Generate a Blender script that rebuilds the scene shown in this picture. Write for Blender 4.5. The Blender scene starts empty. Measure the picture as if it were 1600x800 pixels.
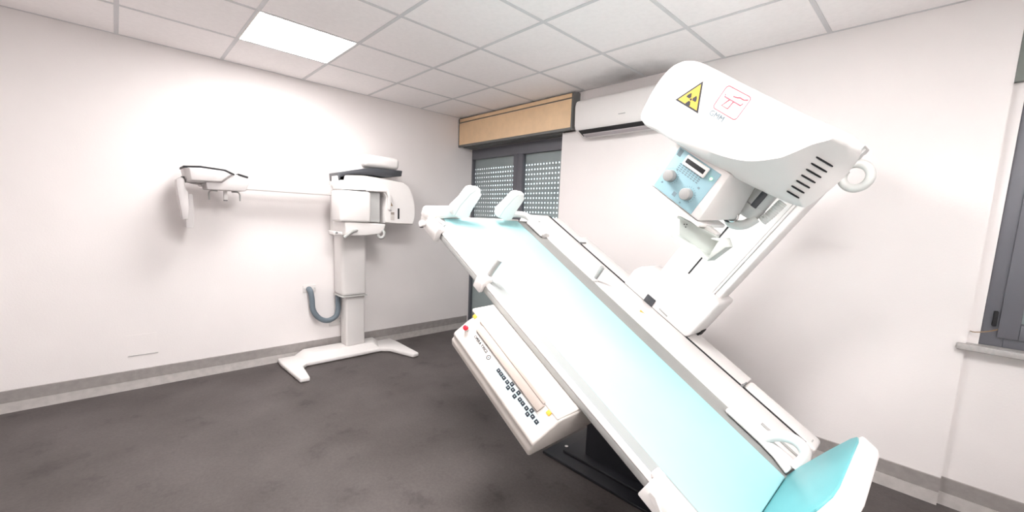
import bpy, bmesh, math, random
from mathutils import Matrix, Vector
random.seed(7)
scene = bpy.context.scene
col = scene.collection
H = 2.5908                       # ceiling height

# ------------------------------------------------------------------ camera
YAW, PIT, ROL = -0.7904, -0.1274, 0.0432
cy, sy, cp, sp, cr, sr = math.cos(YAW), math.sin(YAW), math.cos(PIT), math.sin(PIT), math.cos(ROL), math.sin(ROL)
fwd = Vector((sy*cp, cy*cp, sp)); r0 = Vector((cy, -sy, 0)); u0 = r0.cross(fwd)
rt = r0*cr + u0*sr; up = -r0*sr + u0*cr
cam = bpy.data.objects.new('camera', bpy.data.cameras.new('camera'))
col.objects.link(cam)
cam.matrix_world = Matrix(((rt.x, up.x, -fwd.x, 4.2376), (rt.y, up.y, -fwd.y, -3.0652),
                           (rt.z, up.z, -fwd.z, H - 1.1613), (0, 0, 0, 1)))
cam.data.sensor_width = 36.0
cam.data.lens = 36.0*643.569/1600
cam.data.shift_x = -18.858/1600
cam.data.shift_y = 24.416/1600
cam.data.clip_start = 0.02
scene.camera = cam

# ------------------------------------------------------------------ world, exposure
world = bpy.data.worlds.new('sky'); scene.world = world; world.use_nodes = True
wn = world.node_tree.nodes; wl = world.node_tree.links
bg = wn['Background']
bg.inputs['Color'].default_value = (0.86, 0.93, 1.0, 1); bg.inputs['Strength'].default_value = 2.5
scene.view_settings.view_transform = 'Standard'
scene.view_settings.look = 'None'
scene.view_settings.gamma = 1.0
scene.view_settings.use_curve_mapping = False
scene.view_settings.exposure = 0.0
PANEL = 30.0                     # radiance of the ceiling panels
POWER = [1.12, 2.32, 1.60]          # how bright each of the panels is, relative to PANEL
LIGHTS = [(0.9202, -2.094), (2.7202, -2.094), (4.5202, -2.094)]

# ------------------------------------------------------------------ materials
def mat(name, c, rough=0.5, noise=0.03, nscale=8.0, bump=0.0, bscale=200.0, metal=0.0, spec=0.5, emit=None, es=0.0):
    m = bpy.data.materials.new(name); m.use_nodes = True
    nt = m.node_tree; b = nt.nodes['Principled BSDF']
    b.inputs['Roughness'].default_value = rough; b.inputs['Metallic'].default_value = metal
    b.inputs['Specular IOR Level'].default_value = spec
    tc = nt.nodes.new('ShaderNodeTexCoord')
    nz = nt.nodes.new('ShaderNodeTexNoise'); nz.inputs['Scale'].default_value = nscale; nz.inputs['Detail'].default_value = 4
    nt.links.new(tc.outputs['Object'], nz.inputs['Vector'])
    rp = nt.nodes.new('ShaderNodeValToRGB')
    rp.color_ramp.elements[0].position = 0.3; rp.color_ramp.elements[1].position = 0.7
    rp.color_ramp.elements[0].color = tuple(max(0, x*(1-noise)) for x in c) + (1,)
    rp.color_ramp.elements[1].color = tuple(min(1, x*(1+noise)) for x in c) + (1,)
    nt.links.new(nz.outputs['Fac'], rp.inputs['Fac']); nt.links.new(rp.outputs['Color'], b.inputs['Base Color'])
    if bump:
        n2 = nt.nodes.new('ShaderNodeTexNoise'); n2.inputs['Scale'].default_value = bscale
        nt.links.new(tc.outputs['Object'], n2.inputs['Vector'])
        bp = nt.nodes.new('ShaderNodeBump'); bp.inputs['Strength'].default_value = bump; bp.inputs['Distance'].default_value = 0.002
        nt.links.new(n2.outputs['Fac'], bp.inputs['Height']); nt.links.new(bp.outputs['Normal'], b.inputs['Normal'])
    if emit:
        b.inputs['Emission Color'].default_value = emit + (1,); b.inputs['Emission Strength'].default_value = es
    return m

M = {}
M['wall'] = mat('wall_paint', (0.81, 0.768, 0.757), 0.75, 0.015, 3, 0.25, 90)
M['tbar'] = mat('ceiling_rail', (0.66, 0.65, 0.66), 0.6)
M['white'] = mat('white_enamel', (0.765, 0.735, 0.72), 0.35, 0.01)
M['whitem'] = mat('white_plastic', (0.71, 0.68, 0.665), 0.45, 0.01)
M['cream'] = mat('cream_plastic', (0.60, 0.56, 0.525), 0.45, 0.015)
M['beige'] = mat('beige_rubber', (0.33, 0.28, 0.25), 0.5, 0.02)
M['palegrey'] = mat('pale_grey_plastic', (0.55, 0.55, 0.54), 0.4, 0.02)
M['grey'] = mat('grey_metal', (0.36, 0.36, 0.35), 0.45, 0.03)
M['midgrey'] = mat('mid_grey_rubber', (0.20, 0.20, 0.20), 0.5, 0.03)
M['chan'] = mat('channel_grey', (0.25, 0.247, 0.238), 0.45, 0.02)
M['black'] = mat('black_lacquer', (0.012, 0.012, 0.016), 0.35, 0.05)
M['slot'] = mat('black_slot', (0.01, 0.01, 0.012), 0.7, 0.05)
M['dark'] = mat('dark_grey_plastic', (0.055, 0.058, 0.066), 0.4, 0.03)
M['cyan'] = mat('cyan_vinyl', (0.345, 0.61, 0.635), 0.35, 0.02, 5)
M['blue'] = mat('blue_panel', (0.27, 0.43, 0.485), 0.45, 0.02)
M['bluepale'] = mat('pale_blue_film', (0.66, 0.80, 0.84), 0.4, 0.02)
M['yellow'] = mat('warning_yellow', (0.72, 0.42, 0.05), 0.45, 0.02)
M['red'] = mat('red_plastic', (0.75, 0.02, 0.04), 0.25, 0.02)
M['redink'] = mat('red_ink', (0.80, 0.10, 0.14), 0.5, 0.02)
M['ink'] = mat('black_ink', (0.02, 0.02, 0.025), 0.5, 0.02)
M['greyink'] = mat('grey_ink', (0.16, 0.22, 0.25), 0.5, 0.02)
M['key'] = mat('navy_key', (0.010, 0.018, 0.028), 0.6, 0.02)
M['chrome'] = mat('chrome', (0.62, 0.62, 0.62), 0.2, 0.01, metal=1.0)
M['brass'] = mat('brown_wire', (0.28, 0.17, 0.08), 0.4, 0.02)
M['hose'] = mat('grey_hose', (0.145, 0.18, 0.21), 0.55, 0.04)
M['clearhose'] = mat('pale_hose', (0.66, 0.66, 0.64), 0.3, 0.03)
M['frame'] = mat('anthracite_frame', (0.13, 0.13, 0.148), 0.45, 0.02)
M['boxgrey'] = mat('grey_box_trim', (0.14, 0.14, 0.135), 0.5, 0.03)
M['boxgreen'] = mat('grey_green_board', (0.15, 0.165, 0.15), 0.5, 0.05)
M['wood'] = mat('beige_laminate', (0.84, 0.60, 0.37), 0.5, 0.04, 14)
M['stone'] = mat('grey_stone', (0.42, 0.40, 0.39), 0.5, 0.12, 60)
M['green_led'] = mat('green_indicator', (0.2, 0.8, 0.3), 0.4, 0.0, emit=(0.55, 1.0, 0.5), es=1.5)
M['skirt'] = mat('vinyl_skirting', (0.30, 0.275, 0.265), 0.5, 0.10, 22)
M['cove'] = mat('vinyl_cove', (0.45, 0.42, 0.405), 0.4, 0.10, 22)

def ceiling_mat():
    m = mat('ceiling_tile', (0.955, 0.915, 0.91), 0.9, 0.02, 40, 0.3, 300)
    nt = m.node_tree; b = nt.nodes['Principled BSDF']
    src = b.inputs['Base Color'].links[0].from_socket
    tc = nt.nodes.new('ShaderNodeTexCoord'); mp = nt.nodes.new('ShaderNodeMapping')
    # darker noise-edged patch on the tiles above the air conditioner
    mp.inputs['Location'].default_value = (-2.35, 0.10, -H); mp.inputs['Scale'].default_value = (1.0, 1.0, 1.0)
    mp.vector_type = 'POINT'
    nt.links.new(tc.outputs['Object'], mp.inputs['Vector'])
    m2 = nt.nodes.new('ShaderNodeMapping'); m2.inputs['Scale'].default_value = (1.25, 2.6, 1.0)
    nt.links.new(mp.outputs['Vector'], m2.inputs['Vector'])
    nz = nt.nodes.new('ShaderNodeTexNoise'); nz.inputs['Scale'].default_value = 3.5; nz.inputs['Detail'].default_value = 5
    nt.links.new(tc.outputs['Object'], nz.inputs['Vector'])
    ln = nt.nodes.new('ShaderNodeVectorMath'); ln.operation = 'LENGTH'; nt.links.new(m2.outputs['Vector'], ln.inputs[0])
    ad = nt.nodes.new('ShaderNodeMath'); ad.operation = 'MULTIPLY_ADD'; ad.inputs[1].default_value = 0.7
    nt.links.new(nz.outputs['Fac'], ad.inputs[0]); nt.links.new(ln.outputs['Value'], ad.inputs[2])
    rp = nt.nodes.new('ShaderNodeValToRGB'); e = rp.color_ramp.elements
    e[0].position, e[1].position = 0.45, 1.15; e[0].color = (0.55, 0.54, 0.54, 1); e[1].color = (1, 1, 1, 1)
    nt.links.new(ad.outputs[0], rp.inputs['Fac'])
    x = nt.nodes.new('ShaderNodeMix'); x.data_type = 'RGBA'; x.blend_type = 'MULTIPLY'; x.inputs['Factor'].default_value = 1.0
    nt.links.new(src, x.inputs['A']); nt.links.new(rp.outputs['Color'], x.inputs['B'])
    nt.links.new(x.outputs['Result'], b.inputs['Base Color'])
    return m
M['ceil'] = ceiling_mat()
M['wallback'] = mat('wall_paint_plain', (0.90, 0.87, 0.86), 0.75, 0.01)

def floor_mat():
    m = bpy.data.materials.new('mottled_vinyl_floor'); m.use_nodes = True
    nt = m.node_tree; b = nt.nodes['Principled BSDF']; b.inputs['Roughness'].default_value = 0.5
    b.inputs['Specular IOR Level'].default_value = 0.35
    tc = nt.nodes.new('ShaderNodeTexCoord')
    def nz(s, d, r=0.6):
        n = nt.nodes.new('ShaderNodeTexNoise'); n.inputs['Scale'].default_value = s
        n.inputs['Detail'].default_value = d; n.inputs['Roughness'].default_value = r
        nt.links.new(tc.outputs['Object'], n.inputs['Vector']); return n
    def ramp(n, p0, c0, p1, c1):
        r = nt.nodes.new('ShaderNodeValToRGB'); e = r.color_ramp.elements
        e[0].position, e[1].position = p0, p1; e[0].color = c0 + (1,); e[1].color = c1 + (1,)
        nt.links.new(n.outputs['Fac'], r.inputs['Fac']); return r
    r1 = ramp(nz(2.2, 6), 0.35, (0.068, 0.0575, 0.055), 0.65, (0.096, 0.083, 0.080))
    r2 = ramp(nz(4.5, 6, 0.68), 0.33, (0.70, 0.69, 0.70), 0.43, (1, 1, 1))
    r3 = ramp(nz(60, 3), 0.35, (0.9, 0.9, 0.9), 0.65, (1.08, 1.08, 1.08))
    def mul(a, c):
        x = nt.nodes.new('ShaderNodeMix'); x.data_type = 'RGBA'; x.blend_type = 'MULTIPLY'
        x.inputs['Factor'].default_value = 1.0
        nt.links.new(a, x.inputs['A']); nt.links.new(c, x.inputs['B']); return x.outputs['Result']
    nt.links.new(mul(mul(r1.outputs['Color'], r2.outputs['Color']), r3.outputs['Color']), b.inputs['Base Color'])
    return m
M['floor'] = floor_mat()

def glass_mat():
    m = bpy.data.materials.new('window_glass'); m.use_nodes = True
    nt = m.node_tree; nt.nodes.clear()
    o = nt.nodes.new('ShaderNodeOutputMaterial'); mx = nt.nodes.new('ShaderNodeMixShader')
    t = nt.nodes.new('ShaderNodeBsdfTransparent'); g = nt.nodes.new('ShaderNodeBsdfGlossy')
    lw = nt.nodes.new('ShaderNodeLayerWeight'); lw.inputs['Blend'].default_value = 0.5
    pw = nt.nodes.new('ShaderNodeMath'); pw.operation = 'POWER'; pw.inputs[1].default_value = 4.0
    f = nt.nodes.new('ShaderNodeMath'); f.operation = 'MULTIPLY_ADD'; f.inputs[1].default_value = 0.75; f.inputs[2].default_value = 0.03
    nt.links.new(lw.outputs['Facing'], pw.inputs[0]); nt.links.new(pw.outputs[0], f.inputs[0])
    nz = nt.nodes.new('ShaderNodeTexNoise'); nz.inputs['Scale'].default_value = 2.0
    cr_ = nt.nodes.new('ShaderNodeValToRGB')
    cr_.color_ramp.elements[0].color = (0.90, 0.93, 0.93, 1); cr_.color_ramp.elements[1].color = (0.95, 0.97, 0.97, 1)
    nt.links.new(nz.outputs['Fac'], cr_.inputs['Fac']); nt.links.new(cr_.outputs['Color'], t.inputs['Color'])
    g.inputs['Roughness'].default_value = 0.02
    nt.links.new(f.outputs[0], mx.inputs['Fac']); nt.links.new(t.outputs['BSDF'], mx.inputs[1])
    nt.links.new(g.outputs['BSDF'], mx.inputs[2]); nt.links.new(mx.outputs['Shader'], o.inputs['Surface'])
    return m
M['glass'] = glass_mat()

def shutter_mat(name='shutter_slats', zlo=1.2, zhi=2.03, pitch=0.051, dx=0.043):
    """grey roller shutter: slat grooves as bump, a row of round perforations in every slat of the raised part"""
    m = bpy.data.materials.new(name); m.use_nodes = True
    nt = m.node_tree; b = nt.nodes['Principled BSDF']; o = nt.nodes['Material Output']
    b.inputs['Base Color'].default_value = (0.42, 0.445, 0.45, 1); b.inputs['Roughness'].default_value = 0.5
    geo = nt.nodes.new('ShaderNodeNewGeometry'); sx = nt.nodes.new('ShaderNodeSeparateXYZ')
    nt.links.new(geo.outputs['Position'], sx.inputs[0])
    def mth(op, a, c=None):
        n = nt.nodes.new('ShaderNodeMath'); n.operation = op
        for i, v in enumerate((a, c)):
            if v is None: continue
            if isinstance(v, (int, float)): n.inputs[i].default_value = v
            else: nt.links.new(v, n.inputs[i])
        return n.outputs[0]
    X, Z = sx.outputs['X'], sx.outputs['Z']
    fz = mth('FRACT', mth('DIVIDE', Z, pitch)); fx = mth('FRACT', mth('DIVIDE', X, dx))
    ddx = mth('MULTIPLY', mth('SUBTRACT', fx, 0.5), dx); ddz = mth('MULTIPLY', mth('SUBTRACT', fz, 0.5), pitch)
    r2 = mth('ADD', mth('MULTIPLY', ddx, ddx), mth('MULTIPLY', ddz, ddz))
    hole = mth('LESS_THAN', r2, 0.0088**2)
    hole = mth('MULTIPLY', hole, mth('MULTIPLY', mth('GREATER_THAN', Z, zlo), mth('LESS_THAN', Z, zhi)))
    hgt = mth('ABSOLUTE', mth('SUBTRACT', fz, 0.5))
    hgt = mth('SUBTRACT', 0.25, mth('MULTIPLY', hgt, hgt))
    bp = nt.nodes.new('ShaderNodeBump'); bp.inputs['Distance'].default_value = 0.006; bp.inputs['Strength'].default_value = 0.3
    nt.links.new(hgt, bp.inputs['Height']); nt.links.new(bp.outputs['Normal'], b.inputs['Normal'])
    t = nt.nodes.new('ShaderNodeBsdfTransparent'); mx = nt.nodes.new('ShaderNodeMixShader')
    nt.links.new(hole, mx.inputs['Fac']); nt.links.new(b.outputs['BSDF'], mx.inputs[1]); nt.links.new(t.outputs['BSDF'], mx.inputs[2])
    nt.links.new(mx.outputs['Shader'], o.inputs['Surface'])
    return m
M['shutter'] = shutter_mat()

# ------------------------------------------------------------------ mesh builder
def catmull(pts, n=6, closed=False):
    pts = [Vector(p) for p in pts]; N = len(pts); out = []
    rng = range(N) if closed else range(N-1)
    for i in rng:
        if closed: p0, p1, p2, p3 = pts[i-1], pts[i], pts[(i+1) % N], pts[(i+2) % N]
        else: p0, p1, p2, p3 = pts[max(i-1, 0)], pts[i], pts[i+1], pts[min(i+2, N-1)]
        for k in range(n):
            t = k/n
            out.append(0.5*((2*p1) + (p2-p0)*t + (2*p0-5*p1+4*p2-p3)*t*t + (3*p1-p0-3*p2+p3)*t**3))
    if not closed: out.append(pts[-1])
    return out

class MB:
    def __init__(s): s.bm = bmesh.new()
    def _add(s, t, bev=0, seg=2, ang=25):
        bmesh.ops.remove_doubles(t, verts=t.verts, dist=1e-6)
        bmesh.ops.recalc_face_normals(t, faces=t.faces)
        if bev:
            es = [e for e in t.edges if len(e.link_faces) == 2 and e.calc_face_angle(0) > math.radians(ang)]
            bmesh.ops.bevel(t, geom=es, offset=bev, segments=seg, affect='EDGES', profile=0.5, clamp_overlap=True)
        me = bpy.data.meshes.new('t'); t.to_mesh(me); t.free(); s.bm.from_mesh(me); bpy.data.meshes.remove(me)
        return s
    def box(s, x0, x1, y0, y1, z0, z1, bev=0, seg=2):
        t = bmesh.new()
        v = [t.verts.new((x, y, z)) for x in (x0, x1) for y in (y0, y1) for z in (z0, z1)]
        for f in ((0,1,3,2), (4,6,7,5), (0,4,5,1), (2,3,7,6), (0,2,6,4), (1,5,7,3)): t.faces.new([v[i] for i in f])
        return s._add(t, bev, seg)
    def prism(s, pts, axis, v0, v1, bev=0, seg=2, ang=25, top=None):
        def mk(p, v): q = list(p); q.insert(axis, v); return q
        t = bmesh.new()
        a = [t.verts.new(mk(p, v0)) for p in pts]; b = [t.verts.new(mk(p, v1)) for p in (top or pts)]
        t.faces.new(a[::-1]); t.faces.new(b)
        n = len(pts)
        for i in range(n): t.faces.new([a[i], a[(i+1) % n], b[(i+1) % n], b[i]])
        return s._add(t, bev, seg, ang)
    def loft(s, loops, cap0=True, cap1=True, bev=0):
        t = bmesh.new(); L = [[t.verts.new(p) for p in lp] for lp in loops]; n = len(L[0])
        for A, B in zip(L, L[1:]):
            for i in range(n): t.faces.new([A[i], A[(i+1) % n], B[(i+1) % n], B[i]])
        if cap0: t.faces.new(L[0][::-1])
        if cap1: t.faces.new(L[-1])
        return s._add(t, bev)
    def cyl(s, p, q, r0, r1=None, n=24, bev=0):
        p, q = Vector(p), Vector(q); d = (q-p).normalized()
        a = d.orthogonal().normalized(); b = d.cross(a); r1 = r0 if r1 is None else r1
        ring = lambda c, r: [c + (a*math.cos(2*math.pi*i/n) + b*math.sin(2*math.pi*i/n))*r for i in range(n)]
        return s.loft([ring(p, r0), ring(q, r1)], bev=bev)
    def tube(s, pts, r, n=10, k=6, closed=False, corr=0, smooth=True):
        P = catmull(pts, k, closed) if smooth else [Vector(p) for p in pts]
        N = len(P); loops = []; prev = None
        for i, p in enumerate(P):
            if closed: d = P[(i+1) % N] - P[i-1]
            else: d = P[min(i+1, N-1)] - P[max(i-1, 0)]
            d.normalize()
            if prev is None: a = d.orthogonal().normalized()
            else: a = (prev - d*prev.dot(d)).normalized()
            prev = a; b = d.cross(a)
            rr = (r(i/(N-1)) if callable(r) else r)*(1 + (corr if i % 2 else 0))
            loops.append([p + (a*math.cos(2*math.pi*j/n) + b*math.sin(2*math.pi*j/n))*rr for j in range(n)])
        if closed: loops.append(loops[0])
        return s.loft(loops, not closed, not closed)
    def poly(s, pts):
        t = bmesh.new(); t.faces.new([t.verts.new(p) for p in pts]); return s._add(t)
    def build(s, name, m, parent=None, F=None, ang=38):
        bm = s.bm
        Mx = F.copy() if F is not None else Matrix.Identity(4)
        if parent is not None:
            o = parent; off = Vector((0, 0, 0))
            while o is not None: off += o.location; o = o.parent
            Mx = Matrix.Translation(-off) @ Mx
        bmesh.ops.transform(bm, matrix=Mx, verts=bm.verts)
        me = bpy.data.meshes.new(name); bm.to_mesh(me); bm.free()
        for p in me.polygons: p.use_smooth = True
        me.set_sharp_from_angle(angle=math.radians(ang))
        me.materials.append(M[m] if isinstance(m, str) else m)
        ob = bpy.data.objects.new(name, me); col.objects.link(ob)
        if parent is not None: ob.parent = parent
        return ob

def text_into(mb, s, size, org, u, v, n, depth=0.0006, bold=0.0):
    """lettering as mesh: baseline origin org, reading along u, upright along v, raised along n"""
    cu = bpy.data.curves.new('txt', 'FONT'); cu.body = s; cu.size = size; cu.extrude = depth; cu.offset = bold
    cu.resolution_u = 3
    ob = bpy.data.objects.new('txt', cu); col.objects.link(ob)
    bpy.context.view_layer.update()
    me = bpy.data.meshes.new_from_object(ob.evaluated_get(bpy.context.evaluated_depsgraph_get()))
    u, v, n = Vector(u).normalized(), Vector(v).normalized(), Vector(n).normalized()
    X = Matrix(((u.x, v.x, n.x, org[0]), (u.y, v.y, n.y, org[1]), (u.z, v.z, n.z, org[2]), (0, 0, 0, 1)))
    me.transform(X); mb.bm.from_mesh(me)
    bpy.data.objects.remove(ob); bpy.data.curves.remove(cu); bpy.data.meshes.remove(me)
    return mb

def empty(name, loc):
    e = bpy.data.objects.new(name, None); e.location = loc; e.empty_display_size = 0.1; col.objects.link(e); return e
def tag(o, label, cat, group=None):
    o['label'] = label; o['category'] = cat
    if group: o['group'] = group
    return o
def struct(o, label=None):
    o['kind'] = 'structure'
    if label: o['label'] = label
    return o

# ------------------------------------------------------------------ the room
RX, RY = 4.95, -3.95                # right wall, wall behind the camera
WX = 4.3765                       # edge where the back wall steps back into the right window niche
struct(MB().box(-0.2, RX+0.2, RY-0.2, 0.45, -0.1, 0).build('floor', 'floor'), 'mottled grey vinyl floor')
struct(MB().box(-0.2, 0, RY-0.2, 0.45, 0, H+0.1).build('wall_left', 'wall'), 'plain white left wall')
bw = MB().box(1.58, WX, 0, 0.30, 0, 2.25).box(1.757, WX, 0, 0.30, 2.25, H)
bw.box(0, 1.757, 0.14, 0.30, 2.25, H)
bw.box(WX, 4.42, 0.03, 0.30, 0, H).box(4.42, RX, 0.03, 0.30, 0, 0.863).box(4.42, RX, 0.03, 0.30, 2.165, H)
struct(bw.build('wall_back', 'wall'), 'white back wall with the air conditioner')
struct(MB().box(RX, RX+0.2, RY-0.2, 0.45, 0, H+0.1).build('wall_right', 'wallback'))
struct(MB().box(0, RX, RY-0.2, RY, 0, H+0.1).build('wall_front', 'wallback'))

# ceiling of 60 cm tiles, with openings for the light panels
def ceiling():
    m = MB(); g = MB()
    xs = [0] + [0.6202 + 0.6*k for k in range(7)] + [RX]
    ys = [0.45, 0] + [-(0.5937 + 0.6*k) for k in range(6)] + [RY]
    for i in range(len(xs)-1):
        for j in range(len(ys)-1):
            cx, cy_ = (xs[i]+xs[i+1])/2, (ys[j]+ys[j+1])/2
            if any(abs(cx-a) < 0.1 and abs(cy_-b) < 0.1 for a, b in LIGHTS): continue
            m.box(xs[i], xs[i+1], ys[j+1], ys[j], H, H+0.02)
    m.box(-0.2, RX+0.2, RY-0.2, 0.45, H+0.09, H+0.1)
    for x in xs[1:-1]: g.box(x-0.012, x+0.012, RY, 0, H-0.0025, H+0.004)
    for y in ys[2:-1]: g.box(0, RX, y-0.012, y+0.012, H-0.0020, H+0.004)
    for x0, x1, y0, y1 in ((0, RX, -0.018, 0), (0, 0.018, RY, 0), (RX-0.018, RX, RY, 0), (0, RX, RY, RY+0.018)):
        g.box(x0, x1, y0, y1, H-0.0015, H+0.004)
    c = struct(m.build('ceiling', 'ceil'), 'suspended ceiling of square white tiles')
    g.build('grid_rails', 'tbar', c)
ceiling()

for k, (x, y) in enumerate(LIGHTS):
    e = empty('ceiling_light', (x, y, H))
    MB().box(x-0.288, x+0.288, y-0.288, y+0.288, H-0.001, H+0.012).build('diffuser', mat('lit_diffuser', (0.9, 0.9, 0.9), 0.5, 0.0, emit=(1.0, 0.975, 0.965), es=PANEL*POWER[k]), e)
    fr = MB()
    for a0, a1, b0, b1 in ((-.298, .298, -.298, -.288), (-.298, .298, .288, .298), (-.298, -.288, -.288, .288), (.288, .298, -.288, .288)):
        fr.box(x+a0, x+a1, y+b0, y+b1, H-0.003, H+0.03)
    fr.build('frame', 'whitem', e)
    tag(e, ['glowing square light panel in the ceiling above the left wall',
            'square light panel in the ceiling above the head end of the tilted table',
            'square light panel in the ceiling near the right window'][k], 'ceiling light')

# two-tone vinyl skirting: upright band above a sloping cove strip
def skirting(name, kind, a0, a1, at):
    prof_u = [(0, 0.068), (0.006, 0.068), (0.006, 0.148), (0, 0.151)]
    prof_l = [(0, 0), (0.016, 0), (0.014, 0.012), (0.009, 0.066), (0, 0.068)]
    up_, lo_ = MB(), MB()
    if kind == 'x':
        up_.prism([(at+u, z) for u, z in prof_u], 1, a0, a1); lo_.prism([(at+u, z) for u, z in prof_l], 1, a0, a1)
    else:
        up_.prism([(at-u, z) for u, z in prof_u], 0, a0, a1); lo_.prism([(at-u, z) for u, z in prof_l], 0, a0, a1)
    o = struct(up_.build(name, 'skirt')); lo_.build('cove_strip', 'cove', o)
skirting('baseboard_left', 'x', RY, 0.11, 0.0)
skirting('baseboard_back', 'y', 1.60, WX, 0.0)
skirting('baseboard_niche', 'y', WX+0.001, RX, 0.03)

# ------------------------------------------------------------------ window 1: tall glazed door with its perforated shutter down
w1 = empty('window_1', (0.79, 0.133, 0)); struct(w1, 'tall dark grey two-leaf window with perforated shutter lowered')
fy0, fy1 = 0.133, 0.176
fr = MB()
fr.box(0.0, 1.58, fy0, fy1, 2.13, 2.25, .003).box(0.0, 1.58, fy0, fy1, 0, 0.10, .003)
fr.box(0.0, 0.022, fy0, fy1, 0.1, 2.13, .002).box(1.535, 1.58, fy0, fy1, 0.1, 2.13, .003)
fr.box(0.775, 0.915, fy0-0.012, fy1, 0.1, 2.13, .004).box(0.842, 0.848, fy0-0.016, fy0-0.011, 0.1, 2.13)
fr.box(1.512, 1.535, fy0+0.01, fy1, 0.1, 2.13, .002)
fr.build('window_frame', 'frame', w1)
MB().box(0.02, 0.777, 0.150, 0.156, 0.1, 2.135).build('pane', 'glass', w1)
MB().box(0.913, 1.515, 0.150, 0.156, 0.1, 2.135).build('pane', 'glass', w1)
MB().box(0.003, 1.575, 0.182, 0.1832, 0.003, 2.247).build('roller_shutter', 'shutter', w1)

sb = empty('shutter_box', (0.88, -0.04, 2.25))
bx = MB().box(0, 1.757, -0.06, -0.001, 2.258, 2.575)
bx.box(1.735, 1.757, -0.078, -0.06, 2.258, 2.575, .002).box(0, 1.735, -0.078, -0.06, 2.249, 2.272, .002)
bx.box(0.0, 0.008, -0.078, -0.06, 2.272, 2.575)
bx.prism([(1.757, -0.078), (1.757, -0.001), (1.770, -0.001)], 2, 2.258, 2.575)
bx.build('casing', 'boxgrey', sb)
MB().box(0.01, 1.735, -0.074, -0.0605, 2.274, 2.524, .001).build('front_panel', 'wood', sb)
MB().box(0.01, 1.735, -0.070, -0.0605, 2.538, 2.573, .001).build('top_strip', 'wood', sb)
MB().box(0.0, 1.579, 0.0, 0.132, 2.251, 2.262).build('underside', 'boxgrey', sb)
tag(sb, 'beige-fronted roller shutter box above the tall window in the corner', 'shutter box')

# ------------------------------------------------------------------ window 2 on the right
w2 = empty('window_2', (4.7, 0.10, 0.9)); struct(w2, 'dark grey window at the right edge')
fr = MB().box(4.421, 4.50, 0.04, 0.12, 0.897, 2.163, .003).box(4.50, RX-.003, 0.04, 0.12, 0.897, 0.975, .003).box(4.50, RX-.003, 0.04, 0.12, 2.08, 2.163, .003)
fr.box(4.90, RX-.003, 0.04, 0.12, 0.975, 2.08, .003)
fr.build('window_frame', 'frame', w2)
sh = MB().box(4.475, 4.545, 0.025, 0.09, 0.945, 2.11, .004).box(4.545, 4.86, 0.025, 0.09, 0.945, 1.02, .004).box(4.545, 4.86, 0.025, 0.09, 2.04, 2.11, .004).box(4.83, 4.90, 0.025, 0.09, 0.945, 2.11, .004)
s_ = sh.build('sash', 'frame', w2)
MB().box(4.54, 4.84, 0.055, 0.063, 1.01, 2.05).build('pane', 'glass', w2)
MB().box(4.452, 4.468, 0.018, 0.042, 1.00, 1.075, .004).build('hinge', 'slot', w2)
MB().box(4.425, RX, 0.20, 0.2012, 0.87, 2.16).build('roller_shutter', shutter_mat('shutter_slats_right', 0.9, 1.6), w2)
sb2 = empty('shutter_box', (4.7, 0.0, 2.165))
MB().box(WX+0.0005, RX, -0.004, 0.029, 2.17, 2.53, .002).build('casing', 'boxgreen', sb2)
MB().box(WX+0.0005, RX, -0.010, 0.029, 2.545, 2.585, .002).build('top_strip', mat('green_strip', (0.11, 0.16, 0.06), 0.5), sb2)
MB().box(4.425, RX, -0.007, -0.0035, 2.245, 2.252).build('seam', 'slot', sb2)
tag(sb2, 'grey-green roller shutter box above the window at the right edge', 'shutter box')
sill = MB().box(4.343, RX, -0.036, -0.0005, 0.864, 0.896, .006, 3).box(WX+0.0005, RX, -0.0006, 0.0295, 0.864, 0.896).box(4.421, RX, 0.0294, 0.2, 0.864, 0.8965)
tag(sill.build('window_sill', 'stone'), 'grey stone window sill under the window at the right edge', 'window sill')
wi = MB().tube([(4.474, 0.022, 0.985), (4.44, -0.005, 0.972), (4.40, -0.006, 0.960), (4.385, 0.026, 0.957)], 0.0025, 8)
tag(wi.build('cord', 'brass'), 'thin yellowish cord hanging by the corner of the right window', 'cord')

# ------------------------------------------------------------------ air conditioner
ac = empty('air_conditioner', (2.3, -0.1, 2.16))
prof = [(-0.001, 2.165), (-0.09, 2.162), (-0.185, 2.205), (-0.200, 2.24), (-0.205, 2.40), (-0.195, 2.44), (-0.16, 2.458), (-0.001, 2.458)]
MB().prism(prof, 0, 1.88, 2.735, .012, 3).build('housing', 'whitem', ac)
MB().prism([(-0.108, 2.1665), (-0.180, 2.1985), (-0.1805, 2.2035), (-0.1085, 2.1725)], 0, 1.915, 2.70).build('air_outlet', 'slot', ac)
MB().prism([(-0.095, 2.157), (-0.142, 2.172), (-0.143, 2.178), (-0.095, 2.164)], 0, 1.935, 2.69, .0015).build('louvre', mat('louvre_grey', (0.42, 0.38, 0.40), 0.5), ac)
MB().box(2.325, 2.385, -0.2065, -0.2035, 2.275, 2.281).build('badge', 'grey', ac)
tag(ac, 'white wall-mounted air conditioner with dark outlet slot beside the shutter box', 'air conditioner')

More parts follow.
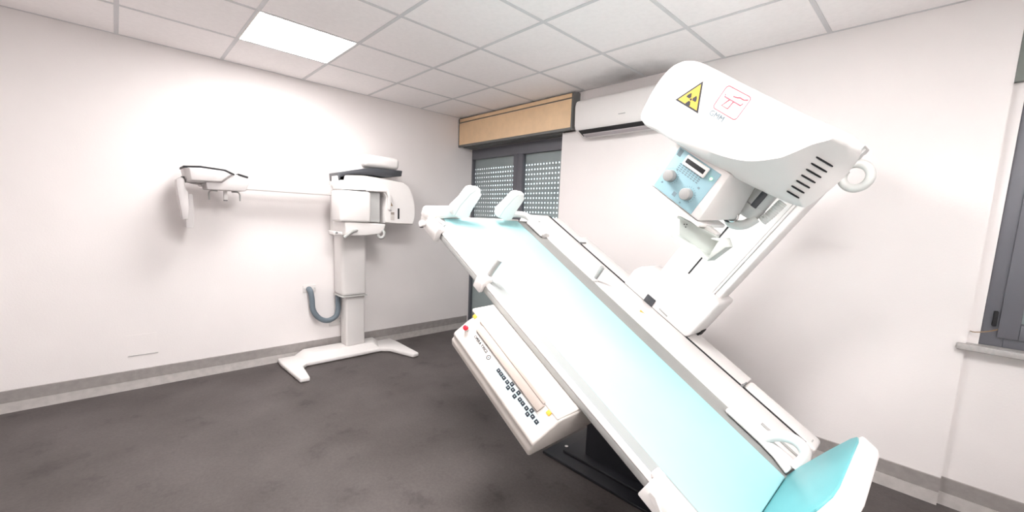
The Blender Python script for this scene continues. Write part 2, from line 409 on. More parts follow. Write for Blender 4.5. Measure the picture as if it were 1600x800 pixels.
# ------------------------------------------------------------------ left wall fittings
def plate(name, y0, y1, z0, z1, label, slots):
    e = empty(name, (0, (y0+y1)/2, (z0+z1)/2))
    MB().box(0.0005, 0.010, y0, y1, z0, z1, .003).build('cover_plate', 'whitem', e)
    for yy in slots: MB().cyl((0.010, yy, (z0+z1)/2), (0.0115, yy, (z0+z1)/2), 0.007).build('screw', 'palegrey', e)
    tag(e, label, 'wall plate')
plate('wall_plate', -1.838, -1.721, 0.640, 0.708, 'white wall plate where the thick grey hose enters the wall', (-1.825, -1.735))
plate('wall_plate', -1.604, -1.487, 0.275, 0.345, 'blank white wall plate low down beside the column of the dental unit', (-1.59, -1.50))
ap = empty('access_panel', (0, -2.98, 0.34))
MB().box(0.0004, 0.003, -3.07, -2.892, 0.264, 0.424).build('cover', 'wall', ap)
MB().box(0.0004, 0.0052, -3.068, -2.895, 0.2600, 0.2640).build('lower_edge', 'grey', ap)
tag(ap, 'flush wall-coloured access panel low on the left wall', 'access panel')
hz = MB().tube([(0.011, -1.787, 0.674), (0.055, -1.786, 0.655), (0.065, -1.777, 0.58), (0.065, -1.768, 0.47), (0.07, -1.715, 0.385), (0.075, -1.64, 0.352), (0.08, -1.565, 0.385), (0.08, -1.542, 0.45), (0.08, -1.540, 0.54), (0.08, -1.540, 0.598)],
               0.024, 14, 14, corr=0.05)
tag(hz.build('hose', 'hose'), 'thick grey corrugated hose looping from the wall to the dental unit', 'hose')

# ------------------------------------------------------------------ panoramic dental unit on the left wall
dn = empty('dental_x_ray_unit', (0.2, -1.43, 0))
tag(dn, 'white panoramic dental x-ray unit on a floor stand against the left wall', 'dental x-ray unit')
b = MB()
top = 0.045
L_ = [(0.03, -2.075), (0.16, -2.085), (0.655, -2.065), (0.665, -1.990), (0.36, -1.955), (0.30, -1.90), (0.30, -1.20), (0.36, -1.13), (0.665, -1.035), (0.655, -0.965), (0.20, -0.955), (0.03, -0.965)]
b.prism(L_, 2, 0.004, top, .012, 3)
ridge = [(0.035, -1.95), (0.27, -1.90), (0.275, -1.20), (0.035, -1.10)]
ridge_t = [(0.035, -1.86), (0.215, -1.82), (0.22, -1.25), (0.035, -1.17)]
b.prism(ridge, 2, top-0.005, 0.095, .012, 3, top=ridge_t)
b.build('base', 'white', dn)
MB().box(0.05, 0.205, -1.510, -1.322, 0.09, 0.75, .018, 3).build('lower_column', 'white', dn)
uc = MB().box(0.035, 0.245, -1.562, -1.318, 0.61, 1.30, .03, 4)
u_ = uc.build('upper_column', 'white', dn)
MB().box(0.03, 0.25, -1.566, -1.314, 0.600, 0.609, .003).build('collar', 'palegrey', u_)
ca = MB().box(0.05, 0.30, -1.60, -1.20, 1.215, 1.90, .03, 3)
ca.prism([(-1.625, 1.335), (-1.237, 1.322), (-1.26, 1.26), (-1.30, 1.228), (-1.45, 1.212), (-1.616, 1.212)], 0, 0.20, 0.50, .012, 3)
ca.prism([(-1.690, 1.250), (-1.60, 1.240), (-1.60, 1.212), (-1.690, 1.212)], 0, 0.28, 0.42, .006)
c_ = ca.build('carriage', 'white', dn)
MB().cyl((0.421, -1.668, 1.234), (0.425, -1.668, 1.234), 0.010).build('lock_screw', 'midgrey', c_)
for s, (ya, yb, yc) in ((1, (-1.50, -1.57, -1.625)), (-1, (-1.37, -1.335, -1.345))):
    if s == 1: p = [(0.44, -1.46, 1.268), (0.50, ya-.03, 1.258), (0.52, yb, 1.25), (0.53, yc, 1.212), (0.53, yc-.02, 1.198)]
    else: p = [(0.44, -1.31, 1.27), (0.49, -1.275, 1.262), (0.51, -1.262, 1.238), (0.51, -1.275, 1.20), (0.50, -1.300, 1.195), (0.49, -1.318, 1.225)]
    MB().tube(p, 0.0145, 10).build('patient_grip', 'grey', dn)
# rotating arm: tube head on the right, sensor housing on the left, bridge between
ar = MB()
def arm_loop(x, g):
    P = [(-1.665, 1.735), (-1.60, 1.752), (-1.422, 1.765), (-1.212, 1.752), (-1.03, 1.735), (-0.965, 1.70), (-0.915, 1.60), (-0.893, 1.49), (-0.897, 1.38), (-0.915, 1.318), (-1.07, 1.318), (-1.222, 1.328), (-1.226, 1.45), (-1.215, 1.58), (-1.25, 1.632), (-1.40, 1.630), (-1.655, 1.622), (-1.668, 1.68)]
    cyy, czz = -1.10, 1.60
    return [(x, cyy+(y-cyy)*g, czz+(z-czz)*g) for y, z in P]
ar.loft([arm_loop(0.30, .97), arm_loop(0.315, 1.0), arm_loop(0.40, 1.0), arm_loop(0.425, .985), arm_loop(0.44, .95)])
a_ = ar.build('rotating_arm', 'white', dn)
MB().box(0.4405, 0.443, -1.165, -1.125, 1.36, 1.44, .001).build('aperture_plate', 'cream', a_)
MB().box(0.443, 0.4435, -1.163, -1.127, 1.415, 1.438).build('aperture', 'beige', a_)
MB().prism([(-1.194, 1.498), (-1.142, 1.498), (-1.168, 1.550)], 0, 0.4395, 0.4432).build('warning_sticker', 'brass', a_)
MB().box(0.4390, 0.4425, -1.090, -1.072, 1.375, 1.478, .008, 3).build('beam_slot', 'slot', a_)
MB().box(0.30, 0.52, -1.672, -1.392, 1.335, 1.612, .022, 4).build('sensor_housing', 'white', dn)
MB().box(0.31, 0.42, -1.40, -1.262, 1.338, 1.62, .006).build('head_support', 'palegrey', dn)
MB().box(0.30, 0.43, -1.40, -1.235, 1.648, 1.657).build('shadow_gap', 'slot', dn)
br = MB().prism([(-1.40, 1.645), (-1.20, 1.65), (-1.172, 1.59), (-1.172, 1.46), (-1.195, 1.46), (-1.20, 1.58), (-1.225, 1.625), (-1.40, 1.62)], 0, 0.395, 0.47, .006)
br.build('bridge', 'white', dn)
tp = MB().prism([(-1.656, 1.765), (-1.650, 1.695), (-1.602, 1.698), (-1.594, 1.748), (-1.50, 1.765), (-1.355, 1.772), (-1.20, 1.765), (-1.05, 1.790), (-1.040, 1.845), (-1.20, 1.842), (-1.372, 1.836)], 0, 0.22, 0.44, .006)
tp.build('top_cover', 'dark', dn)
MB().box(0.05, 0.40, -1.40, -1.045, 1.850, 1.965, .04, 4).build('top_cap', 'white', dn)
# long side arm with the cephalometric head
MB().box(0.12, 0.21, -2.60, -1.55, 1.568, 1.66, .01, 2).build('side_arm', 'white', dn)
ch = MB()
ch.prism([(-2.577, 1.60), (-2.573, 1.546), (-2.329, 1.550), (-2.290, 1.645), (-2.376, 1.672), (-2.46, 1.69), (-2.577, 1.695)], 0, 0.12, 0.345, .008)
w0 = [(-2.700, 1.695), (-2.684, 1.592), (-2.477, 1.600), (-2.405, 1.667), (-2.46, 1.693), (-2.61, 1.702)]
w1_ = [(-2.672, 1.690), (-2.663, 1.606), (-2.49, 1.611), (-2.435, 1.664), (-2.47, 1.688), (-2.61, 1.697)]
ch.prism(w0, 0, 0.10, 0.34, .004); ch.prism(w0, 0, 0.34, 0.375, .004, top=w1_)
M['shell'] = mat('grey_white_shell', (0.56, 0.53, 0.525), 0.45, 0.01)
h_ = ch.build('cephalometric_head', 'shell', dn)
MB().prism([(-2.704, 1.704), (-2.705, 1.689), (-2.61, 1.698), (-2.46, 1.690), (-2.40, 1.667), (-2.40, 1.676), (-2.458, 1.703), (-2.61, 1.713)], 0, 0.11, 0.362).build('top_trim', 'slot', h_)
MB().prism([(-2.375, 1.668), (-2.373, 1.682), (-2.308, 1.666), (-2.311, 1.652)], 0, 0.13, 0.348).build('top_trim', 'slot', h_)
lg = MB().box(0.374, 0.377, -2.536, -2.526, 1.640, 1.664).box(0.374, 0.377, -2.524, -2.510, 1.652, 1.660).box(0.374, 0.377, -2.522, -2.508, 1.634, 1.642)
lg.build('emblem', 'palegrey', h_)
for s in (-1, 1):
    yc = -2.452
    MB().tube([(0.25, yc+s*.045, 1.541), (0.25, yc+s*.085, 1.541), (0.25, yc+s*.098, 1.525), (0.25, yc+s*.099, 1.500), (0.25, yc+s*.099, 1.472)], 0.005, 8).build('ear_rod', 'grey', h_)
MB().box(0.24, 0.26, -2.459, -2.437, 1.475, 1.55, .002).build('nasal_rest', 'whitem', h_)
MB().box(0.238, 0.262, -2.460, -2.436, 1.468, 1.476, .002).build('nasal_pad', 'midgrey', h_)
sn = MB().prism([(-2.725, 1.622), (-2.745, 1.605), (-2.745, 1.56), (-2.722, 1.317), (-2.690, 1.318), (-2.682, 1.40), (-2.682, 1.52), (-2.697, 1.545), (-2.697, 1.60), (-2.706, 1.62)], 0, 0.20, 0.32, .006)
sn.prism([(-2.70, 1.595), (-2.69, 1.62), (-2.60, 1.62), (-2.60, 1.575)], 0, 0.20, 0.25, .004)
sn.build('sensor_arm', 'shell', h_)
MB().prism([(-2.683, 1.503), (-2.648, 1.506), (-2.644, 1.392), (-2.653, 1.254), (-2.697, 1.254), (-2.697, 1.33)], 0, 0.12, 0.24, .004).build('sensor', 'shell', h_)
MB().box(0.2, 0.24, -2.708, -2.690, 1.612, 1.635, .003).build('joint', 'midgrey', h_)

# ------------------------------------------------------------------ tilting x-ray table
T1 = math.radians(30.857); T2 = math.radians(34.5)
P0 = Vector((2.175, -1.707, 1.415))
def frame(t, o):
    a = Vector((math.cos(t), 0, -math.sin(t))); c = Vector((math.sin(t), 0, math.cos(t)))
    return Matrix(((a.x, 0, c.x, o.x), (a.y, 1, c.y, o.y), (a.z, 0, c.z, o.z), (0, 0, 0, 1)))
TF = frame(T1, P0)                                   # table: a along the top towards the foot, b away, c off the top
HF = frame(T2, (TF @ Vector((1.15, 0, 0))))          # column and tube head
xt = empty('x_ray_table', (3.1, -0.9, 0))
tag(xt, 'large white x-ray table tilted foot-down, with cyan top and tube column behind', 'x-ray table')

# base on the floor
bs = MB().box(2.66, 3.95, -1.275, -0.62, 0.001, 0.018, .003)
bs.prism([(2.75, -1.19), (3.90, -1.19), (3.90, -0.66), (2.72, -0.66)], 2, 0.018, 0.034, .004)
b_ = bs.build('base_plate', 'black', xt)
MB().cyl((2.745, -1.150, 0.030), (2.745, -1.150, 0.038), 0.011).build('bolt', 'chrome', b_)
MB().box(2.87, 3.55, -1.13, -0.72, 0.03, 0.53, .01).build('pedestal', 'black', xt)
MB().box(0.92, 1.55, 0.56, 0.97, -0.34, -0.05, .01).build('tilt_mechanism', 'black', xt, TF)

# table top
tt = MB().box(-0.012, 2.04, 0.0, 1.0, -0.050, -0.022, .003)
tt.build('table_frame', 'palegrey', xt, TF)
nr = MB().prism([(-0.060, 0.001), (-0.070, 0.002), (-0.082, -0.005), (-0.086, -0.014), (-0.060, -0.016)], 0, -0.015, 2.03, .002)
nr_ = nr.build('side_rail', 'white', xt, TF)
MB().box(-0.012, 2.03, -0.0595, -0.003, -0.03, 0.0005).build('rail_top', mat('light_grey_enamel', (0.30, 0.315, 0.31), 0.35, 0.015), nr_, TF)
MB().box(-0.013, 2.03, -0.084, -0.004, -0.048, -0.0165, .002).build('rail_side', 'grey', nr_, TF)
MB().box(0.0, 1.995, 0.0, 0.60, -0.021, 0.0, .006, 3).build('patient_top', 'cyan', xt, TF)
MB().box(-0.012, 0.0, -0.004, 0.61, -0.05, 0.003, .003).build('end_strip', 'white', xt, TF)
MB().prism([(0.602, -0.020), (0.602, -0.006), (0.70, -0.010), (0.712, -0.002), (0.712, -0.020)], 0, -0.01, 2.02).build('channel', 'chan', xt, TF)
MB().box(-0.085, 2.02, 0.712, 0.984, -0.07, 0.004, .004, 2).build('side_rail', 'white', xt, TF)
MB().box(-0.075, 1.985, 0.9842, 1.0008, -0.06, 0.0045).build('groove', 'slot', xt, TF)
bc = MB().box(-0.085, 0.20, 1.001, 1.14, -0.07, -0.012, .008).box(0.20, 1.622, 1.001, 1.155, -0.075, 0.003, .004).box(1.626, 2.04, 1.001, 1.145, -0.08, 0.003, .02, 3)
k_ = bc.build('back_cover', 'whitem', xt, TF)
MB().box(2.000, 2.006, 1.045, 1.075, 0.0005, 0.0045).build('slot', 'grey', k_, TF)
for a in (0.284, 1.621):
    MB().box(a-.006, a+.006, 0.978, 1.006, 0.002, 0.014, .002).box(a-.004, a+.004, 1.0, 1.055, 0.004, 0.012, .002).build('rail_clip', 'midgrey', xt, TF)
MB().prism([(0.985, 0.822), (1.008, 0.848), (0.973, 0.850)], 2, 0.004, 0.0048).build('warning_sticker', 'yellow', xt, TF)

# accessories on the rails
def grip(a, b0, near):
    if near:
        m = MB().prism([(-0.055, 0.030), (-0.098, 0.026), (-0.112, 0.0), (-0.112, -0.052), (-0.088, -0.052), (-0.084, -0.004), (-0.05, 0.006)], 0, a-.028, a+.030, .004)
        m.cyl((a, -0.066, 0.0), (a, -0.066, 0.030), 0.026, 0.022, bev=.004)
        o = m.build('grip_clamp', 'white', xt, TF)
        MB().cyl((a, -0.060, 0.030), (a+.012, -0.050, 0.135), 0.0135, 0.0155, bev=.004).build('grip_rod', 'grey', o, TF)
    else:
        o = MB().cyl((a, b0, 0.0), (a, b0, 0.018), 0.024, 0.022, bev=.004).build('grip_clamp', 'white', xt, TF)
        MB().cyl((a, b0, 0.018), (a+.0, b0+.004, 0.105), 0.0125, 0.0145, bev=.004).build('grip_rod', 'grey', o, TF)
grip(0.575, 0, True); grip(0.672, 0.725, False)

def shoulder(b0, b1, side):
    """padded wing standing off the head end on a clamped arm"""
    m = MB()
    bw_ = b1-b0
    # padded wing, outline in (b, c), curved back
    P = [(b0+.005, .055), (b0+.075*bw_/.15, .035), (b1-.012, .040), (b1-.004, .105), (b1+.012, .165), (b1+.020, .200), (b1+.004, .212), (b1+.002, .232), (b1-.06, .236), (b1-.085, .226), (b0+.03, .165), (b0-.012, .10)]
    m.prism(P, 0, 0.015, 0.062, .012, 3)
    w = m.build('shoulder_rest', 'white', xt, TF)
    MB().prism([(b0+.02, .056), (b0+.035, .12), (b0+.075, .20), (b0+.10, .226), (b0+.097, .2265), (b0+.070, .201), (b0+.030, .121), (b0+.0165, .056)], 0, 0.0605, 0.0632).build('seam', 'palegrey', w, TF)
    if side < 0:
        ar = MB().prism([(-.135, .048), (-.120, .060), (b1-.05, .072), (b1-.05, .030), (-.020, .012), (-.06, .0), (-.135, .0)], 0, -0.030, 0.030, .008)
        ar.prism([(-.060, .012), (-.120, .02), (-.126, -.01), (-.118, -.064), (-.090, -.064), (-.088, -.006), (-.058, .004)], 0, -0.03, 0.15, .006)
        ar.cyl((0.02, -.128, -.03), (0.02, -.150, -.03), 0.018)
        ar.build('rest_arm', 'white', w, TF)
        MB().tube([(0.05, -.075, .022), (0.09, -.062, .024), (0.11, -.055, .018)], 0.010, 10).build('lever', 'palegrey', w, TF)
        MB().cyl((0.02, -.128, -.045), (0.02, -.146, -.045), 0.012, bev=.003).build('lock_knob', 'dark', w, TF)
    else:
        ar = MB().tube([(0.03, b1-.06, .055), (0.0, b1+.05, .050), (0.0, 0.645, .044), (0.05, 0.690, .032), (0.14, 0.700, .022), (0.20, 0.690, .012)], 0.022, 12)
        ar.box(0.03, 0.20, 0.655, 0.735, 0.002, 0.026, .008)
        ar.build('rest_arm', 'white', w, TF)
        MB().box(0.025, 0.055, 0.72, 0.765, 0.024, 0.036, .005).build('lever', 'palegrey', w, TF)
        MB().cyl((0.180, 0.685, .024), (0.180, 0.685, .036), 0.017, bev=.003).build('lock_knob', 'palegrey', w, TF)
shoulder(0.005, 0.142, -1); shoulder(0.345, 0.492, 1)

# foot board
fa = math.radians(5); FB = TF @ Matrix.Translation((2.0, 0, 0)) @ Matrix.Rotation(fa, 4, 'Y')     # x through the board, y across, z up the board
def board(g, z0):
    return [(0.0-g, z0), (0.0-g, 0.25), (0.015-g*.9, 0.315+g*.6), (0.06-g*.5, 0.36+g*.9), (0.12, 0.372+g), (0.50, 0.372+g), (0.565+g*.5, 0.360+g*.9), (0.60+g*.9, 0.325+g*.6), (0.635+g, 0.20), (0.655+g, 0.05), (0.64+g, z0), ]
fb = MB().prism(board(0.012, -0.10), 0, 0.004, 0.070, .012, 3)
fo = fb.build('foot_board', 'white', xt, FB)
MB().prism(board(-0.006, -0.02), 0, -0.003, 0.0045, .002).build('foot_pad', mat('shaded_cyan_vinyl', (0.11, 0.36, 0.385), 0.4, 0.02, 5), fo, FB)  # table-top vinyl again, colour darkened to stand in for shade on the pad
fm = MB().prism([(1.66, 0.660), (1.67, 0.650), (1.84, 0.655), (1.92, 0.645), (1.988, 0.614), (1.998, 0.70), (1.86, 0.712), (1.77, 0.700), (1.67, 0.692)], 2, 0.001, 0.022, .006, 3)
fm.build('foot_bracket', 'white', fo, TF)
MB().tube([(1.845, 0.690, 0.020), (1.875, 0.688, 0.078), (1.918, 0.685, 0.114), (1.962, 0.682, 0.118), (1.992, 0.678, 0.090), (2.000, 0.668, 0.030)], 0.024, 14).tube([(1.85, 0.690, 0.016), (1.92, 0.688, 0.020), (1.995, 0.684, 0.022)], 0.020, 12).build('bracket_handle', 'white', fo, TF)
MB().box(1.80, 1.99, 0.80, 0.815, 0.005, 0.012, .002).build('lock_bar', 'grey', fo, TF)
fn = MB().prism([(-0.040, 0.026), (-0.095, 0.022), (-0.118, 0.0), (-0.122, -0.062), (-0.092, -0.062), (-0.090, -0.004), (-0.036, 0.006)], 0, 1.690, 2.0, .006)
fn.box(1.672, 1.71, -0.080, -0.035, 0.004, 0.026, .006)
fn.build('foot_bracket', 'white', fo, TF)
MB().prism([(1.715, -0.006), (1.735, -0.004), (1.80, -0.040), (1.79, -0.044), (1.715, -0.020)], 1, -0.1245, -0.119).build('lever', 'white', fo, TF)

# console under the near edge
pr = [(-0.088, -0.062), (-0.196, -0.062), (-0.205, -0.070), (-0.215, -0.085), (-0.235, -0.100), (-0.285, -0.160), (-0.290, -0.168), (-0.279, -0.190), (-0.286, -0.208), (-0.270, -0.245), (-0.257, -0.255), (0.20, -0.255), (0.25, -0.22), (0.25, -0.052), (0.0, -0.052)]
cs = MB().prism(pr, 0, 0.728, 1.345, .010, 3).prism([(-0.088, -0.052), (-0.203, -0.058), (-0.205, -0.075), (-0.12, -0.095), (0.0, -0.08), (0.0, -0.052)], 0, 0.695, 1.338, .008, 3)
con = cs.build('console', 'cream', xt, TF)
MB().prism([(-0.206, -0.066), (-0.240, -0.090), (-0.232, -0.100), (-0.200, -0.078)], 0, 0.80, 1.262, .004).build('film_flap', 'beige', con, TF)
MB().prism([(-0.200, -0.058), (-0.212, -0.066), (-0.206, -0.076), (-0.196, -0.066)], 0, 0.775, 1.255, .002).build('flap_edge', 'beige', con, TF)
pu = Vector((1, 0, 0)); pv = Vector((0, 0.05, 0.06)).normalized(); pn = pu.cross(pv)      # along the panel, up the panel, out of it
def on(a, s, h=0.0): return Vector((a, -0.235, -0.10)) - pv*s + pn*h
def slab(m, a0, a1, s0, s1, h0, h1, bev=0):
    t = MB(); t.box(0, a1-a0, 0, s1-s0, h0, h1, bev)
    X = Matrix(((pu.x, -pv.x, pn.x, 0), (pu.y, -pv.y, pn.y, 0), (pu.z, -pv.z, pn.z, 0), (0, 0, 0, 1)))
    o = on(a0, s0); X.translation = o
    bmesh.ops.transform(t.bm, matrix=X, verts=t.bm.verts)
    me = bpy.data.meshes.new('t'); t.bm.to_mesh(me); m.bm.from_mesh(me); bpy.data.meshes.remove(me)
    return m
slab(MB(), 1.002, 1.305, 0.004, 0.047, 0.0001, 0.0012).build('key_panel', 'bluepale', con, TF)
slab(MB(), 0.752, 1.305, 0.0005, 0.0016, 0.0002, 0.0012).build('panel_line', 'grey', con, TF)
BT = [(1.0211, .0212), (1.0411, .0212), (1.0613, .0212), (1.0856, .0206), (1.1061, .0103), (1.1060, .0310), (1.1270, .0206), (1.1522, .0103), (1.1520, .0310), (1.1770, .0212), (1.1972, .0212), (1.2217, .0206), (1.2426, .0103), (1.2420, .0310), (1.2628, .0206), (1.2878, .0206)]
for k, (a, s) in enumerate(BT):
    o = slab(MB(), a-.0088, a+.0088, s-.0078, s+.0078, 0.001, 0.004, .0005).build('button', 'key', con, TF)
    g = slab(MB(), a-.0019, a+.0019, s-.0016, s+.0016, 0.0041, 0.0045)
    bmesh.ops.translate(g.bm, verts=g.bm.verts, vec=(0, 0, 0))
    g.build('symbol', 'palegrey', o, TF)
tx = MB()
text_into(tx, 'OPERA T30CS', 0.0170, on(0.815, 0.0215, 0.0008), pu, pv, pn, 0.0006, 0.00025)
tx.build('lettering', 'ink', con, TF)
def ring_on(org, n, u, v, r0, r1, h=0.0012, N=32):
    t = MB(); L0, L1 = [], []
    for k in range(N):
        d = u*math.cos(2*math.pi*k/N) + v*math.sin(2*math.pi*k/N)
        L0.append(org + d*r0); L1.append(org + d*r1)
    up_ = [p + n*h for p in L0], [p + n*h for p in L1]
    return t.loft([L0, up_[0], up_[1], L1], False, False)
ring_on(on(0.9424, 0.0229), pn, pu, pv, 0.0075, 0.0105).build('emblem', 'ink', con, TF)
MB().cyl(on(0.9424, 0.0229), on(0.9424, 0.0229, .001), 0.0035).build('emblem_core', 'greyink', con, TF)
rb = MB().cyl(on(0.763, 0.025), on(0.763, 0.025, 0.014), 0.011, 0.010).build('stop_collar', 'whitem', con, TF)
MB().cyl(on(0.763, 0.025, 0.013), on(0.763, 0.025, 0.028), 0.0135, 0.0105, bev=.003).build('stop_button', 'red', con, TF)
for a in (0.735, 1.292):
    MB().prism([(-0.197, -0.072), (-0.206, -0.084), (-0.216, -0.080), (-0.206, -0.066)], 0, a-.010, a+.010, .002).build('corner_guard', 'yellow', con, TF)

# tube column and carriage (head frame)
cb = MB().prism([(-0.42, -0.045), (-0.42, 0.09), (-0.395, 0.140), (-0.22, 0.165), (-0.170, 0.285), (0.100, 0.295), (0.104, 0.28), (0.104, 0.03), (0.055, -0.045)], 1, 0.986, 1.215, .014, 3)
cg = cb.build('column_carriage', 'white', xt, HF)
MB().box(-0.135, -0.068, 0.982, 0.987, 0.018, 0.024).build('carriage_slot', 'grey', cg, HF)
MB().box(0.075, 0.110, 1.12, 1.19, 0.0, 0.05, .004).build('stop_block', 'slot', cg, HF)
cl = MB().box(-0.30, 0.018, 1.05, 1.20, 0.10, 1.235, .006)
cl.box(0.0175, 0.0305, 1.055, 1.20, 0.10, 1.25, .002).box(0.030, 0.068, 1.06, 1.20, 0.10, 1.25, .010, 3)
co = cl.build('column', 'white', xt, HF)
MB().box(-0.160, -0.151, 1.048, 1.0515, 0.07, 0.95).build('column_slot', 'slot', co, HF)
MB().box(0.012, 0.076, 1.05, 1.205, 1.232, 1.262, .006).build('column_cap', 'palegrey', co, HF)
MB().box(0.905, 0.972, 0.978, 1.04, 0.003, 0.055, .004).box(0.915, 0.965, 1.02, 1.12, 0.02, 0.045, .004).build('end_stop', 'dark', xt, TF)

# tube head hood
S = [(-.425,.932,.16), (-.445,1.02,.16), (-.442,1.107,.16), (-.415,1.165,.16), (-.35,1.196,.16), (-.15,1.199,.16), (.06,1.203,.17), (.215,1.209,.23), (.240,1.13,.30), (.222,.998,.31), (.192,.968,.30), (.085,.950,.28), (-.05,.938,.21), (-.212,.935,.17), (-.33,.932,.16)]
Fl = [(-.408,.952), (-.425,1.02), (-.421,1.1), (-.398,1.148), (-.34,1.174), (-.15,1.178), (.04,1.183), (.175,1.188), (.145,1.140), (.112,1.088), (.090,1.062), (.020,1.012), (-.09,.978), (-.212,.960), (-.33,.952)]
Vl = [(-.418,.940,.128), (-.437,1.02,.128), (-.434,1.104,.128), (-.408,1.159,.128), (-.345,1.188,.128), (-.15,1.191,.128), (.05,1.196,.132), (.200,1.200,.16), (.185,1.128,.20), (.155,1.050,.22), (.125,1.015,.22), (.060,.978,.20), (-.07,.953,.158), (-.212,.944,.132), (-.33,.940,.128)]
Wl = [(a, c, b+.002) for a, c, b in Vl]
for i, (a, c, b) in {8: (.215, 1.13, .255), 9: (.200, 1.015, .268), 10: (.170, .985, .262), 11: (.075, .960, .24), 12: (-.06, .946, .18)}.items(): Wl[i] = (a, c, b)
def lp(P, b=None): return catmull([(p[0], p[2] if b is None else b, p[1]) for p in P], 5, True)
hd = MB().loft([lp([(a, c, 0) for a, c in Fl], 0.12), lp(Vl), lp(Wl), lp(S), lp([(min(a*.985, .075+.02*(c-1.0)), 1.08+(c-1.08)*(.97 if c > 1.05 else .86), .60) for a, c, b in S]), lp([(min(a*.9, .05), 1.08+(c-1.08)*.8, .64) for a, c, b in S])])
from mathutils.bvhtree import BVHTree
hood_tree = BVHTree.FromBMesh(hd.bm)
hood = hd.build('tube_head', 'white', xt, HF, ang=50)
MB().box(-0.16, 0.05, 0.62, 1.055, 0.985, 1.17, .02, 3).build('head_arm', 'white', xt, HF)
for k in range(7):
    t = k/6
    a0 = 0.150 + 0.016*t; c0 = 0.994 + 0.126*t
    top_, bot_ = [], []
    for i in range(9):
        w = 0.0030*math.sqrt(max(0.0, 1-((i-4)/4.3)**8)); a = a0 + 0.040*i/8
        for lst, c in ((top_, c0+w), (bot_, c0-w)):
            hit = hood_tree.ray_cast(Vector((a, -1, c)), Vector((0, 1, 0)))[0]
            lst.append(Vector((a, (hit.y if hit else 0.26)-0.0036, c)))
    loop = top_ + bot_[::-1]
    MB().loft([loop, [p + Vector((0, 0.006, 0)) for p in loop]]).build('vent_slot', 'slot', hood, HF)
# warning triangle, emblem and lettering on the hood
ex, ey, ez = Vector((1, 0, 0)), Vector((0, -1, 0)), Vector((0, 0, 1))
def hp(a, c, h=0.0): return Vector((a, 0.12-h, c))
def tri(cx, cz, r, h0, h1):
    P = [(cx + r*math.cos(math.radians(q)), cz + r*math.sin(math.radians(q))) for q in (90, 210, 330)]
    return MB().prism(P, 1, 0.12-h1, 0.12-h0)
tri(-0.276, 1.088, 0.062, -.001, .0010).build('warning_border', 'ink', hood, HF)
tri(-0.276, 1.088, 0.050, .0010, .0016).build('warning_triangle', 'yellow', hood, HF)
tr = MB()
for q in (90, 210, 330):
    P = []
    for k in range(7): P.append((.0215, q-30+60*k/6))
    for k in range(7): P.append((.0065, q+30-60*k/6))
    tr.prism([(-0.276+r*math.cos(math.radians(w+180)), 1.083+r*math.sin(math.radians(w+180))) for r, w in P], 1, 0.12-.0022, 0.12-.0015)
tr.cyl(hp(-.276, 1.083, .0015), hp(-.276, 1.083, .0022), 0.004)
tr.build('radiation_symbol', 'ink', hood, HF)
em = MB()
def stroke(P, w=0.0020, closed=False):
    em.tube([hp(a, c, .0003) for a, c in P], w, 6, 1, closed, smooth=False)
rr = []
for (cx, cz, q0) in ((-.100, 1.168, 90), (-.186, 1.168, 180), (-.186, 1.096, 270), (-.100, 1.096, 0)):
    pass
cor = [(-.104, 1.164, 0), (-.180, 1.164, 90), (-.180, 1.106, 180), (-.104, 1.106, 270)]
for cx, cz, q0 in cor:
    for k in range(5):
        q = math.radians(q0 + 90*k/4); rr.append((cx+.010*math.cos(q), cz+.010*math.sin(q)))
stroke(rr, .0014, True)
stroke([(-.178, 1.149), (-.175, 1.141), (-.110, 1.140), (-.107, 1.148)])
stroke([(-.154, 1.140), (-.166, 1.114), (-.141, 1.114), (-.138, 1.140)])
stroke([(-.150, 1.153), (-.136, 1.155), (-.128, 1.159), (-.112, 1.158), (-.100, 1.164)])
em.build('emblem', 'redink', hood, HF)
tx = MB(); text_into(tx, 'GMM', 0.026, hp(-.188, 1.072, .0009), ex, ez, ey, 0.0006, 0.0); tx.build('lettering', 'greyink', hood, HF)

# collimator box with its dial panel
cm = MB()
cm.loft([[(-.262, .182, .752), (.000, .182, .752), (-.014, .182, .950), (-.262, .182, .950)],
         [(-.262, .45, .752), (.030, .45, .790), (.0, .45, .950), (-.262, .45, .950)]], bev=.012)
cm.box(-.262, 0.01, .19, .44, 0.735, .752, .004)
cx = cm.build('collimator', 'white', xt, HF)
MB().box(-.2365, -.0400, .1795, .1830, .758, .930, .0015).build('dial_panel', 'blue', cx, HF)
ds = MB().box(-.188, -.083, .170, .1800, .886, .926, .005).build('display_bezel', 'white', cx, HF)
MB().box(-.179, -.093, .1694, .1705, .897, .914, .001).build('display', 'slot', ds, HF)
for a, c in ((-.197, .826), (-.098, .808)):
    kb = MB().cyl((a, .180, c), (a, .152, c), 0.0235, 0.0215, 32, bev=.003).build('knob', mat('grey_knob', (0.27, 0.265, 0.26), 0.4, 0.02), cx, HF)
    tk = MB()
    for k in range(15):
        q = math.radians(-40 + 17*k); d = Vector((math.cos(q), 0, math.sin(q)))
        tk.cyl(Vector((a, .1794, c)) + d*.028, Vector((a, .1794, c)) + d*.032, 0.0009, n=6)
    tk.build('scale_marks', 'greyink', cx, HF)
ch_ = MB()
for i in range(8):
    for j in range(4):
        ch_.box(-.196+.0135*i, -.1875+.0135*i, .1788, .1797, .858+.0075*j, .862+.0075*j)
ch_.build('exposure_chart', 'greyink', cx, HF)
MB().cyl((-.060, .1795, .900), (-.060, .176, .900), 0.0055).build('indicator', 'green_led', cx, HF)
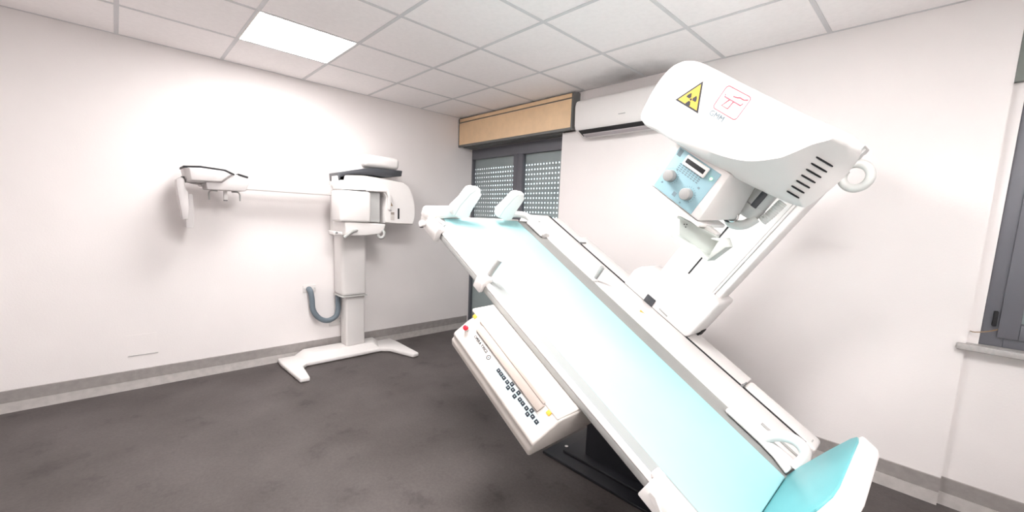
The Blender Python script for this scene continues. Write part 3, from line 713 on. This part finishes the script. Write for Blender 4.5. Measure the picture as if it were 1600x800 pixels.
for q in (MB().box(-.230, -.212, .1788, .1797, .900, .926), MB().box(-.150, -.134, .1788, .1797, .773, .789), MB().cyl((-.213, .1797, .789), (-.213, .1788, .789), .0035),
          MB().cyl((-.103, .1797, .768), (-.103, .1788, .768), .0035), MB().box(-.193, -.186, .1788, .1797, .855, .861), MB().box(-.082, -.073, .1788, .1797, .846, .853)):
    q.build('pictogram', 'greyink', cx, HF)
# filter tray hanging under the collimator
tr_ = MB()
q4 = [(-.096, .703), (-.050, .645), (.117, .661), (.073, .735)]
tr_.prism(q4, 1, .26, .266)
tr_.prism([(-.050, .645), (.117, .661), (.1155, .667), (-.0515, .651)], 1, .19, .26)                     # bottom lip
tr_.prism([(.117, .661), (.135, .742), (.105, .760), (.073, .735), (.076, .731), (.100, .74), (.112, .667)], 1, .19, .262, .002)   # right wing
tr_.prism([(-.096, .703), (.073, .735), (.072, .741), (-.100, .710)], 1, .235, .262)                        # top lip
f_ = tr_.build('filter_tray', mat('pale_green_grey', (0.50, 0.53, 0.50), 0.4, 0.02), cx, HF)
MB().box(-.03, .06, .262, .30, .725, .745, .002).build('tray_hanger', 'whitem', f_, HF)
dd = MB()
for a, c in ((-.066, .695), (-.057, .701), (-.054, .690)): MB().cyl((a, .2595, c), (a, .2585, c), .0026, n=8).build('screw_hole', 'ink', f_, HF)
# x-ray tube, cables and hoses under the hood
tb = MB().cyl((.035, .50, .985), (.030, .50, .870), .040, .046, 28, bev=.006).cyl((.030, .50, .872), (.034, .50, .815), .050, .038, 28, bev=.012)
tb.build('tube_housing', 'palegrey', xt, HF)
MB().box(.043, .068, .40, .408, .872, .938, .003).build('cable_bracket', 'dark', xt, HF)
MB().tube([(.105, .50, .935), (.103, .50, .905), (.100, .50, .870), (.094, .50, .836)], 0.017, 14, 8, corr=.12).build('ribbed_hose', 'clearhose', xt, HF)
MB().tube([(.070, .49, .835), (.055, .48, .790), (.02, .46, .768), (-.015, .455, .785)], 0.020, 12).build('elbow_hose', 'clearhose', xt, HF)
MB().tube([(-.005 + .022*math.cos(q), .44, .790 + .022*math.sin(q)) for q in [2*math.pi*i/10 for i in range(10)]], 0.007, 8, 4, True).build('cable_loop', 'dark', xt, HF)
MB().tube([(.012 + .018*math.cos(q), .43, .796 + .018*math.sin(q)) for q in [2*math.pi*i/10 for i in range(10)]], 0.006, 8, 4, True).build('cable_loop', 'chrome', xt, HF)
MB().tube([(-.05, .44, .80), (-.02, .44, .85), (.0, .45, .90), (-.01, .46, .95)], 0.0035, 6).tube([(-.03, .44, .82), (.01, .44, .875), (-.02, .45, .93)], 0.003, 6).build('wires', 'brass', xt, HF)
# cable loop at the top of the column
cr_pts = []
for i in range(17):
    q = math.radians(150 - 330*i/16 + 0)
    cr_pts.append((.118 + .056*math.cos(q), 1.13 + .004*i, 1.140 + .056*math.sin(q)))
MB().tube(cr_pts, 0.020, 14, 4, corr=.03).build('supply_hose', 'clearhose', xt, HF)
MB().cyl((.035, 1.06, 1.125), (.085, 1.06, 1.095), .026, bev=.004).build('hose_collar', 'palegrey', xt, HF)
MB().box(.055, .085, 1.08, 1.14, 1.20, 1.25, .006).build('hose_clip', 'palegrey', xt, HF)
